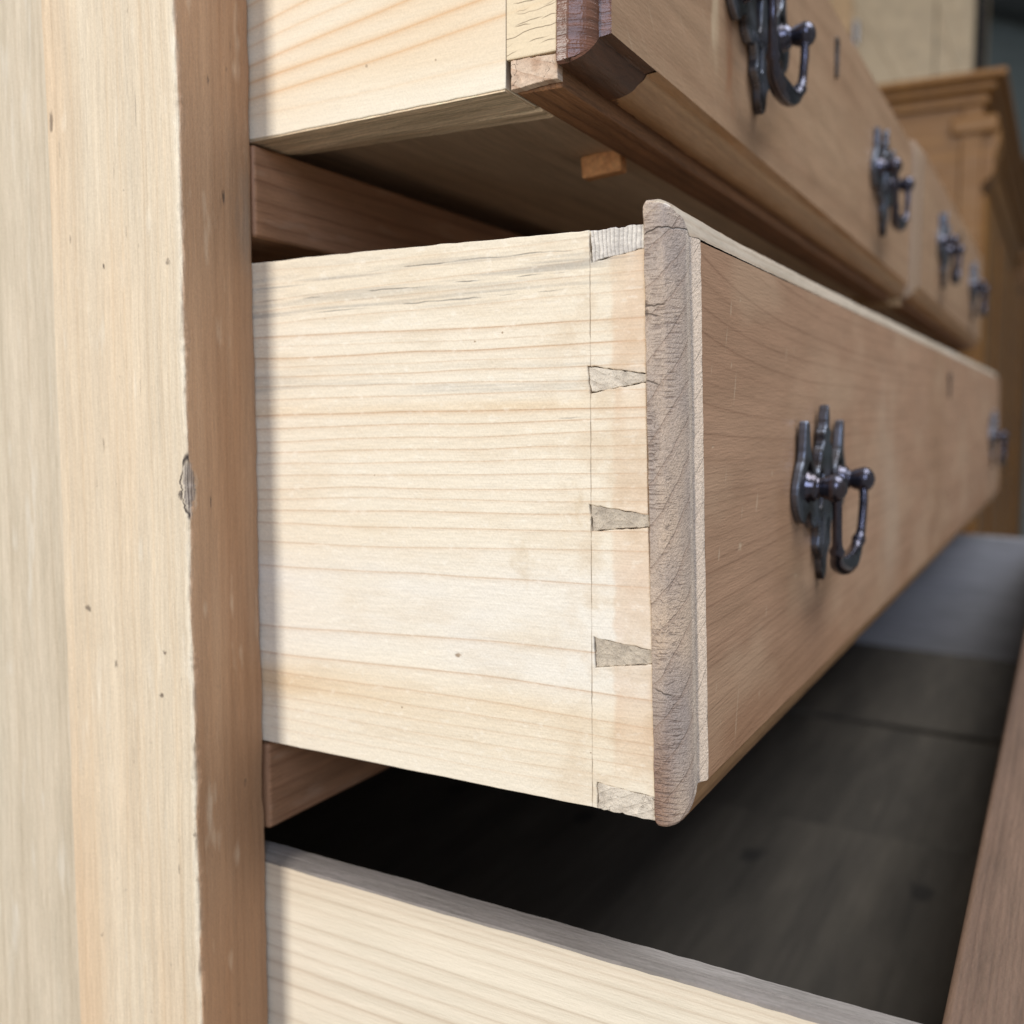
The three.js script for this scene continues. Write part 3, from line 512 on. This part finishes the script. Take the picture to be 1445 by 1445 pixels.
cp('back_panel', slab(-0.02, -0.5, -0.545, 1.26, 0.345, -0.5375, matDark, 'x'), matDark);
cp('front_rail', slab(0.0002, 0.1655, -0.05, 1.2405, 0.1945, -0.0002, matRail, 'x', 0.0014, 0.05, 0.02), matRail, 'dark rail below the upper drawers');
cp('front_rail', slab(0.0012, -0.0298, -0.05, 1.2405, -0.0003, 0.0, matRail, 'x', 0.0016, 0.21, 0.045), matRail, 'rail below the middle drawer');
cp('front_rail', slab(0.0012, -0.268, -0.05, 1.2405, -0.239, 0.0, matRail, 'x', 0.0016, 0.11, 0.01), matRail);
cp('front_rail', slab(0.0012, 0.316, -0.05, 1.2405, 0.345, 0.0, matRail, 'x', 0.0016, 0.31, 0.06), matRail);
cp('top_board', slab(-0.05, 0.3455, -0.56, 1.29, 0.367, 0.02, matRob, 'x', 0.006), matRob);
cp('base_board', slab(-0.001, -0.5, -0.53, 1.2405, -0.482, -0.004, matDark, 'x'), matDark);
cp('divider', slab(0.600, 0.195, -0.05, 0.616, 0.3155, -0.001, matRail, 'y', 0.001), matRail);
for (const y of [0.1655, -0.0298, -0.268]) for (const x of [0.0002, 1.213]) cp('runner', slab(x, y, -0.53, x + 0.026, y + 0.0285, -0.0505, matDark, 'z', 0.001), matDark);
cp('dust_board', slab(0.027, 0.172, -0.53, 1.212, 0.178, -0.0505, matDark, 'x', 0.0005), matDark);

// ------------------------------------------------------------------ middle drawer
{
  const t = thing('drawer', 'middle full-width drawer pulled out, showing its pale dovetailed side and worn lip', 'drawer', [0, 0, 0], [-0.01352, -0.0039, 0.0065], 'drawers of the pine chest');
  const W = 1.24, SH = 0.0165;
  const pins = [[[0.1189, 0.1560], [0.1192, 0.1476], [0.1341, 0.1500], [0.1341, 0.1562]], [[0.1179, 0.1203], [0.1185, 0.1129], [0.1339, 0.1153], [0.1339, 0.1177]], [[0.1182, 0.0828], [0.1188, 0.0754], [0.1342, 0.0771], [0.1342, 0.0805]], [[0.1191, 0.0462], [0.1195, 0.0377], [0.1348, 0.0402], [0.1349, 0.0441]], [[0.1197, 0.0053], [0.1198, -0.0022], [0.1369, -0.0031], [0.1365, 0.0035]]];
  const out = [[-0.42, 0.1568], [-0.05, 0.1569]];
  for (let i = 0; i <= 46; i++) { const z = i / 46 * 0.1185; out.push([z, lerp(0.1571, 0.1561, sstep(0.03, 0.12, z)) + 0.00022 * fbm(z * 260, 4, 3)]); }
  const edge = (pts, sd) => { const r = []; for (let i = 0; i + 1 < pts.length; i++) { const [a, b] = [pts[i], pts[i + 1]], n = Math.max(2, Math.round(Math.hypot(b[0] - a[0], b[1] - a[1]) / 0.0011)); for (let k = i ? 0 : 1; k < n; k++) { const t = k / n, z = lerp(a[0], b[0], t), y = lerp(a[1], b[1], t); r.push([Math.min(z + 0.0003 * fbm(z * 700 + sd, y * 700, 2), 0.1339), y + 0.0003 * fbm(z * 700 - sd, y * 700 + 50, 2)]); } } return r; };
  // notches for the five pins, from the top down
  out.push(...edge([[0.1187, 0.1561], [0.1192, 0.1476], [0.1341, 0.1500]], 1), [0.1342, 0.1500]);
  for (const k of [1, 2, 3]) { const p = pins[k]; out.push([p[3][0], p[3][1]], ...edge([p[3], p[0], p[1], p[2]], k * 3 + 3), [p[2][0], p[2][1]]); }
  out.push([0.1365, 0.0036], ...edge([[0.1365, 0.0036], [0.1197, 0.0053], [0.1198, -0.0016]], 9), [0.1198, -0.0021]);
  for (let i = 0; i <= 40; i++) { const z = 0.118 * (1 - i / 40); out.push([z, lerp(0.0011, -0.0021, z / 0.119) + 0.00014 * fbm(z * 200, 14, 3)]); }
  out.push([-0.05, 0.0012], [-0.42, 0.0012]);
  const reach = (q) => q[0] > 0.13 ? [q[0] + 0.0008 + 0.012 * Math.max(0, 0.09 - q[1]), q[1]] : q;
  for (let i = 0; i < out.length; i++) out[i] = reach(out[i]);
  const uvMid = (x, y, z, nx) => fit(matMidSide, z + (Math.abs(nx) < 0.3 ? 0 : 0), y);
  const side = part('drawer_side', sideBoard(out, 0, 0.0125, 0.00035, matMidSide, [], uvMid), matMidSide, t, 'pale left side with a dovetailed front end');
  const mats = [matPinA, matPinB, matPinC, matPinC, matPinB], inset = [0.0001, 0.00035, 0.0003, 0.0004, 0.0002];
  pins.forEach((p, k) => {
    const cx = p.reduce((s, q) => s + q[0], 0) / 4, cy = p.reduce((s, q) => s + q[1], 0) / 4, shr = p.map(([z, y]) => [z + (z < cx ? 0.00022 : -0.00002), y + (y < cy ? 1 : -1) * (k === 0 && y > cy || k === 4 && y < cy ? 0 : 0.00014)]);
    part('dovetail_pin', sideBoard(wobble(shr.map(reach), 0.0009, 0.00042, 20 + k), inset[k], 0.0118 - inset[k], 0.0003, mats[k], [], (x, y, z) => fit(mats[k], z - 0.117 + k * 0.004, y - cy + 0.006)), mats[k], side);
  });
  part('drawer_side', slab(W - 0.0125, -0.002, -0.42, W, 0.1562, 0.1335, matBox, 'z', 0.001), matBox, t);
  part('drawer_back', slab(0.013, 0.012, -0.42, W - 0.013, 0.15, -0.408, matBox, 'x', 0.001), matBox, t);
  part('drawer_bottom', slab(0.0115, 0.006, -0.415, W - 0.0115, 0.0125, 0.121, matBottom, 'z', 0.0006), matBottom, t);
  part('front_board', slab(0.0122, -0.0028, 0.1192, W - 0.0122, 0.1558, 0.1342, matBlock, 'x', 0.0008), matBlock, t);
  // the lip and its raised face
  const X0 = -0.0012, X1 = W + 0.001, Y0 = -0.0046, Y1 = 0.1605, Z = 0.1358, prof = ovolo(0.0076, 0.0016, 0.0096, 0.0123, 12), O = { shear: SH, corner: 0.0035, crest: 0.0022, kb: 1.45 };
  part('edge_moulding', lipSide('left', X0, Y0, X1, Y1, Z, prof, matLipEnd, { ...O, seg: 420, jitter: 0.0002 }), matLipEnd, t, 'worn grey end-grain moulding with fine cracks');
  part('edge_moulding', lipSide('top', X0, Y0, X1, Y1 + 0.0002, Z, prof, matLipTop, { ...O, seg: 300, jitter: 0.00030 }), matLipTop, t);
  part('edge_moulding', lipSide('bottom', X0, Y0, X1, Y1, Z, prof, matLipLow, { ...O, seg: 200, jitter: 0.0002 }), matLipLow, t);
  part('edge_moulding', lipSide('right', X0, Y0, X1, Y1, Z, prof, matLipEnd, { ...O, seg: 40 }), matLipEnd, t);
  const d = prof.at(-1)[0], F = Z + prof.at(-1)[1];
  part('face_panel', faceSheet(X0 + d, Y0 + d * 1.45, X1 - d, Y1 - d, F, matMidFace, SH), matMidFace, t);
  part('lip_back', slab(X0 + 0.0052, Y0 + 0.002, 0.1345, X1 - 0.001, Y1 - 0.002, 0.1362, matBlock, 'x', 0.0005), matBlock, t);
  const zf = (y) => F + SH * (0.078 - y);
  handle(t, 0.1455, 0.080, zf(0.08), SH); handle(t, W - 0.1455, 0.080, zf(0.08), SH);
  keyhole(t, W / 2, 0.128, zf(0.128), SH);
}

// ------------------------------------------------------------------ upper drawers
function upperDrawer(label, X0, X1, DZ, near) {
  const t = thing('drawer', label, 'drawer', [X0, 0.196, 0], [0, 0, 0], 'drawers of the pine chest');
  const P = (name, g, m, l) => part(name, local(g, t), m, t, l), D = 0.1062 + DZ, YB = 0.1965, YT = 0.311;
  if (near) {
    const poly = [[-0.42, 0.1958], [-0.42, YT], [0.106, YT], [0.1061, 0.2061], [0.0995, 0.20595], [0.0909, 0.2058], [0.0906, 0.1985]];
    for (let i = 0; i <= 30; i++) { const z = 0.0895 * (1 - i / 30); poly.push([z, lerp(0.1957, 0.1983, z / 0.09) + 0.00018 * fbm(z * 240, 44, 3)]); }
    const side = part('drawer_side', local(sideBoard(poly, X0, 0.0195, 0.0004, matUpSide, [], (x, y, z) => fit(matUpSide, z, y)), t), matUpSide, t, 'pale side with a lapped tail');
    part('dovetail_pin', local(sideBoard(wobble([[0.0920, 0.1979], [0.0921, 0.2056], [0.1062, 0.2056], [0.1062, 0.1990]], 0.0009, 0.00035, 71), X0 + 0.0003, 0.0035, 0.0003, matPinUp, [], (x, y, z) => fit(matPinUp, z - 0.09, y - 0.196)), t), matPinUp, side);
    P('drawer_slip', slab(X0 + 0.0197, 0.1972, -0.41, X0 + 0.0285, 0.206, 0.0925, matUnder, 'z', 0.0012, 0.04, 0.03), matUnder, 'pale slip along the drawer bottom');
    { const g = slab(X0 + 0.0006, 0.1952, -0.03, X0 + 0.0192, 0.1966, 0.0901, matUnder, 'z', 0.0003), p = g.attributes.position; for (let i = 0; i < p.count; i++) p.setY(i, p.getY(i) + p.getZ(i) * 0.029); P('side_edge', g, matUnder, 'rough underside of the drawer side'); }
  } else P('drawer_side', slab(X0, YB, -0.42, X0 + 0.014, YT, D - 0.001, matBox, 'z', 0.0008), matBox);
  P('drawer_side', slab(X1 - 0.014, YB, -0.42, X1, YT, D - 0.001, matBox, 'z', 0.0008), matBox);
  P('drawer_back', slab(X0 + 0.0165, 0.206, -0.42, X1 - 0.0145, YT, -0.408, matBox, 'x', 0.0008), matBox);
  P('drawer_bottom', slab(X0 + 0.0285, 0.2022, -0.415, X1 - 0.0135, 0.2082, D - 0.015, matBottom, 'x', 0.0004, 0.07), matBottom);
  { const g = slab(X0 + 0.0040, 0.1976, D - 0.0142, X1 - 0.0145, YT, D - 0.0002, matBlock, 'x', 0.0007, 0.02, 0.02); P('front_board', g, matBlock, 'brown back of the drawer front, seen from below'); }
  // lip
  const a = X0 - 0.0012, b = X1 + 0.001, Y0 = 0.2022, Y1 = 0.3215, Z = D + 0.0003, prof = ovolo(0.0072, 0.0016, 0.0092, 0.0123, 12), O = { corner: 0.0008 };
  const dx = 0.0425;
  if (near) {
    P('edge_moulding', lipSide('left', a, Y0, b, Y1, Z, prof, matDarkLip, { ...O, seg: 160, jitter: 0.00022 }), matDarkLip, 'dark stained glossy moulding');
    P('repair_patch', lipSide('bottom', a, Y0, a + 2 * dx, Y1, Z, prof, matPatch, { ...O, from: 0, to: 0.5, seg: 50, jitter: 0.0002 }), matPatch, 'dark pieced-in patch at the lip corner');
    P('edge_moulding', lipSide('bottom', a + dx - 0.0072, Y0, b, Y1, Z + 0.0002, prof, matLipLow, { ...O, from: 0, to: 1, seg: 120, jitter: 0.0002 }), matLipLow);
  } else {
    P('edge_moulding', lipSide('left', a, Y0, b, Y1, Z, prof, matLipSide, { ...O, seg: 60 }), matLipSide);
    P('edge_moulding', lipSide('bottom', a, Y0, b, Y1, Z, prof, matLipLow, { ...O, seg: 60 }), matLipLow);
  }
  P('edge_moulding', lipSide('top', a, Y0, b, Y1, Z, prof, matLipTop, { ...O, seg: 80 }), matLipTop);
  P('edge_moulding', lipSide('right', a, Y0, b, Y1, Z, prof, matLipSide, { ...O, seg: 40 }), matLipSide);
  P('lip_back', slab(a + 0.0012, Y0 + 0.0012, D - 0.0001, b - 0.001, Y1 - 0.002, D + 0.0016, matBlock, 'x', 0.0004), matBlock);
  const d = prof.at(-1)[0], F = Z + prof.at(-1)[1];
  P('face_panel', planar(faceSheet(a + d, Y0 + d, b - d, Y1 - d, F, matUpFace), (x, y) => fit(matUpFace, x - X0, y)), matUpFace);
  const hx = [0.151, X1 - X0 - 0.151];
  for (const x of hx) handle(t, x, 0.2615 - 0.196, F);
  keyhole(t, (X1 - X0) / 2, 0.291 - 0.196, F);
  if (near) {
    const g = slab(0.0905, 0.1945, 0.0725, 0.0965, 0.2026, 0.0880, matStop, 'x', 0.0010); g.translate(-0.0925, -0.199, -0.080); g.rotateX(-0.1); g.translate(0.0925, 0.199, 0.080);
    P('stop_block', g, matStop, 'small pale wooden block under the drawer bottom');
  }
}
upperDrawer('upper left drawer with two bail handles, its dark stained lip corner patched', 0, 0.606, 0, true);
upperDrawer('upper right drawer with pale left lip, beside the upper left drawer', 0.6085, 1.24, 0.006, false);

// ------------------------------------------------------------------ bottom drawer, sagging a little
{
  const t = thing('drawer', 'bottom drawer pulled out furthest, open and empty with a dark board floor', 'drawer', [0, -0.04, 0], [0.0305, 0, 0], 'drawers of the pine chest');
  const W = 1.215, yT = 0, yB = -0.195, ZF = 0.2095;   // local: y from the top of the side
  const g = sideBoard([[-0.40, yB], [-0.40, yT], [ZF - 0.001, yT], [ZF - 0.001, yB]], 0, 0.0085, 0.0005, matLowSide, [], (x, y, z) => fit(matLowSide, z, y - 0.04));
  const side = part('drawer_side', g, matLowSide, t, 'pale left side with straight grain');
  // weathered top edge: a chamfer, then a flat
  { const pos = [], uv = [], idx = [], N = 260, sec = [[-0.0001, -0.0006], [0.0001, 0.0002], [0.0030, 0.0014], [0.0036, 0.0019], [0.0088, 0.0019], [0.0096, 0.0012], [0.0096, -0.012]];
    for (let i = 0; i <= N; i++) { const z = lerp(-0.05, ZF - 0.001, i / N); sec.forEach(([x, y], j) => { const q = 0.00018 * fbm(z * 220, j * 2.3, 3) + 0.00025 * fbm(z * 40, j + 7, 2); pos.push(x + q * (j > 4 ? 1 : 0.5), y + q * 0.7, z); uv.push(...fit(matEdge, z + 0.1, x + 0.02 + (j < 3 ? 0 : 0.02))); }); }
    const M = sec.length; for (let i = 0; i < N; i++) for (let j = 0; j + 1 < M; j++) { const a = i * M + j, b = a + 1, c = a + M, d = c + 1; idx.push(a, c, b, b, c, d); }
    let e = new THREE.BufferGeometry(); e.setAttribute('position', new THREE.Float32BufferAttribute(pos, 3)); e.setAttribute('uv', new THREE.Float32BufferAttribute(uv, 2)); e.setIndex(idx); e = toCreasedNormals(e, 0.5);
    part('top_edge', e, matEdge, side, 'grey weathered top edge'); }
  part('drawer_side', slab(W - 0.011, yB, -0.40, W, yT + 0.004, ZF - 0.0005, matInner, 'z', 0.001, 0.03), matInner, t, 'grey inner face of the far side');
  part('drawer_back', slab(0.010, yB + 0.012, -0.40, W - 0.0115, yT - 0.004, -0.388, matInner, 'x', 0.001), matInner, t);
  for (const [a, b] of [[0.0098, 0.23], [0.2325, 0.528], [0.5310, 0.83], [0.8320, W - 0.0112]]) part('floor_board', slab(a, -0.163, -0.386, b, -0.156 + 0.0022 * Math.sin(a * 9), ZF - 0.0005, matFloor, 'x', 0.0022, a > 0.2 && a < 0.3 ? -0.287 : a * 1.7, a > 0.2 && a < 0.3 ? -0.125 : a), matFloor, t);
  const z1 = ZF + 0.0215;
  part('drawer_front', slab(-0.002, yB - 0.003, ZF, W + 0.003, 0.004, z1, matFrontTop, 'x', 0.0022, 0.12, 0.03), matFrontTop, t, 'brown top edge of the open bottom drawer front');
  handle(t, 0.145, -0.09, z1); handle(t, W - 0.145, -0.09, z1);
}

// ------------------------------------------------------------------ behind: golden wardrobe, cream cupboard, grey wall
{
  const XL = 1.62, Y0 = -0.5, YT = 0.642, ZF = 0.092, WW = 1.6;
  const t = thing('pine_wardrobe', 'golden pine wardrobe with moulded cornice and carved pilaster beyond the chest', 'wardrobe', [XL + WW / 2, Y0, -0.25]);
  const P = (n, g, m, l) => part(n, local(g, t), m, t, l);
  P('side_board', slab(XL, Y0 + 0.06, -0.52, XL + 0.02, YT - 0.03, ZF - 0.035, matRobUp, 'y', 0.001), matRobUp);
  P('side_board', slab(XL + WW - 0.02, Y0 + 0.06, -0.52, XL + WW, YT - 0.03, ZF - 0.035, matRobUp, 'y', 0.001), matRobUp);
  P('back_board', slab(XL + 0.0205, Y0 + 0.06, -0.52, XL + WW - 0.0205, YT - 0.03, -0.508, matDark, 'y', 0.001), matDark);
  P('top_board', slab(XL + 0.0205, YT - 0.05, -0.5075, XL + WW - 0.0205, YT - 0.032, ZF - 0.035, matRob, 'x', 0.001), matRob);
  P('plinth', slab(XL - 0.012, Y0, -0.52, XL + WW + 0.012, Y0 + 0.0595, ZF, matRob, 'x', 0.004), matRob);
  // cornice of three stepped mouldings
  P('cornice', slab(XL - 0.010, YT - 0.0295, -0.53, XL + WW + 0.01, YT - 0.012, ZF + 0.006, matRob, 'x', 0.004), matRob);
  P('cornice', slab(XL - 0.022, YT - 0.0118, -0.535, XL + WW + 0.022, YT + 0.004, ZF + 0.018, matRob, 'x', 0.006), matRob);
  P('cornice', slab(XL - 0.034, YT + 0.0042, -0.54, XL + WW + 0.034, YT + 0.016, ZF + 0.032, matRob, 'x', 0.004), matRob);
  // corner stile with pilaster, capital and flutes
  for (const x of [XL - 0.004, XL + WW - 0.086]) {
    P('corner_stile', slab(x, Y0 + 0.06, ZF - 0.0345, x + 0.09, YT - 0.03, ZF - 0.002, matRobUp, 'y', 0.002), matRobUp);
    P('capital', slab(x - 0.008, YT - 0.075, ZF - 0.05, x + 0.098, YT - 0.048, ZF + 0.020, matRobUp, 'y', 0.005), matRobUp);
    const bk = new THREE.Shape(); bk.moveTo(0, 0); bk.lineTo(0.022, 0); bk.bezierCurveTo(0.026, -0.02, 0.012, -0.03, 0.016, -0.05); bk.bezierCurveTo(0.018, -0.066, 0.004, -0.07, 0, -0.078); bk.closePath();
    const bg = new THREE.ExtrudeGeometry(bk, { depth: 0.07, bevelEnabled: true, bevelThickness: 0.004, bevelSize: 0.003, bevelSegments: 3, curveSegments: 14 }); bg.rotateY(-Math.PI / 2); bg.translate(x + 0.082, YT - 0.0755, ZF - 0.002);
    P('carved_bracket', boxUV(bg, matRobUp, 'y'), matRobUp);
    for (let k = 0; k < 4; k++) { const c = new THREE.CylinderGeometry(0.0075, 0.0075, 0.78, 14); c.translate(x + 0.018 + k * 0.018, YT - 0.56, ZF - 0.001); P('reed', boxUV(c, matRobUp, 'y'), matRobUp); }
  }
  P('frieze', slab(XL + 0.0865, YT - 0.095, ZF - 0.03, XL + WW - 0.0865, YT - 0.03, ZF - 0.006, matRob, 'x', 0.002), matRob);
  for (const x of [XL + 0.088, XL + 0.565, XL + 1.042]) {
    const d = P('door', slab(x, Y0 + 0.062, ZF - 0.03, x + 0.468, YT - 0.097, ZF - 0.012, matRobUp, 'y', 0.003), matRobUp);
    for (const [q0, q1] of [[Y0 + 0.12, -0.02], [0.04, YT - 0.15]]) {
      part('door_panel', local(slab(x + 0.06, q0, ZF - 0.012, x + 0.408, q1, ZF - 0.004, matRobUp, 'y', 0.004), t), matRobUp, d);
    }
  }
}
{
  const t = thing('brown_cupboard', 'dark brown cupboard just showing beyond the far end of the wardrobe', 'cupboard', [3.75, -0.5, 0.0]);
  const P = (n, g, m) => part(n, local(g, t), m, t);
  P('side_panel', slab(3.27, -0.5, -0.07, 3.29, 0.86, 0.082, matDark, 'y', 0.002), matDark);
  P('side_panel', slab(4.28, -0.5, -0.07, 4.30, 0.86, 0.082, matDark, 'y', 0.002), matDark);
  P('top_board', slab(3.25, 0.8605, -0.075, 4.32, 0.885, 0.1, matDark, 'x', 0.005), matDark);
  for (const [a, b] of [[3.2905, 3.783], [3.787, 4.2795]]) { const d = P('door', slab(a, -0.49, 0.06, b, 0.855, 0.08, matRobUp, 'y', 0.003), matRobUp); part('door_panel', local(slab(a + 0.07, -0.4, 0.0805, b - 0.07, 0.77, 0.087, matRobUp, 'y', 0.004), t), matRobUp, d); }
}
{
  const X = 3.4, Y0 = -0.5, YT = 2.1;
  const t = thing('cream_cupboard', 'tall cream painted cupboard standing behind the golden wardrobe', 'cupboard', [X + 0.3, Y0, -0.5]);
  const P = (n, g, m, l) => part(n, local(g, t), m, t, l);
  P('side_panel', slab(X, Y0, -1.1, X + 0.02, YT, -0.1945, matCream, 'y', 0.002), matCream);
  P('side_panel', slab(X + 0.0005, Y0, -0.191, X + 0.02, YT, -0.082, matCream, 'y', 0.003), matCream);
  P('front_board', slab(X + 0.0205, Y0, -0.104, X + 0.58, YT, -0.082, matCream, 'y', 0.002), matCream);
  P('top_board', slab(X + 0.0205, YT - 0.02, -1.1, X + 0.58, YT, -0.105, matCream, 'x', 0.002), matCream);
  // slanting light streaks on the side, shaped as added thin raised strips
  for (const [z, y, a, l] of [[-0.42, 1.45, 0.515, 0.32], [-0.157, 1.36, 0.28, 0.2]]) { const b = slab(-0.006, -l, -0.016, 0, l, 0.016, matCream, 'y', 0.0025); b.rotateX(-a); b.translate(X - 0.0002, y, z); P('light_streak_strip', b, matCream); }
  P('edge_strip', slab(X - 0.014, Y0, -0.52, X - 0.0005, YT, -0.45, matPeach, 'y', 0.003), matPeach, 'peach coloured wooden strip');
  { const g = new THREE.CylinderGeometry(0.009, 0.009, 0.07, 14); g.translate(X - 0.018, 1.366, -0.434); P('hinge', g, matSteel); }
}
{
  const w = new THREE.Mesh(boxUV(new THREE.BoxGeometry(0.1, 6, 7), matGrey, 'x'), matGrey); w.name = 'wall'; w.position.set(5.2, 1.5, 0.5); w.userData = { kind: 'structure', label: 'dim grey shop wall far behind the furniture' }; scene.add(w);
  const b = thing('ceiling_beam', 'dark beam crossing the grey wall at the top right corner', 'beam', [5.0, 2.05, -0.1]);
  const g = slab(-0.1, -0.14, -2.6, 0.1, 0.6, 2.6, matGreyDark, 'z', 0.01); const bm = part('beam_body', g, matGreyDark, b); bm.rotation.x = 0.4;
  const s = thing('dark_post', 'narrow black upright standing beside the cream cupboard', 'post', [3.5, -0.5, -0.08]);
  part('upright', slab(-0.03, 0, -0.012, 0.03, 2.9, 0.026, matCharcoal, 'y', 0.004), matCharcoal, s);
}

scene.traverse((o) => { if (o.isMesh) { o.castShadow = true; o.receiveShadow = true; } });
renderer.render(scene, camera);
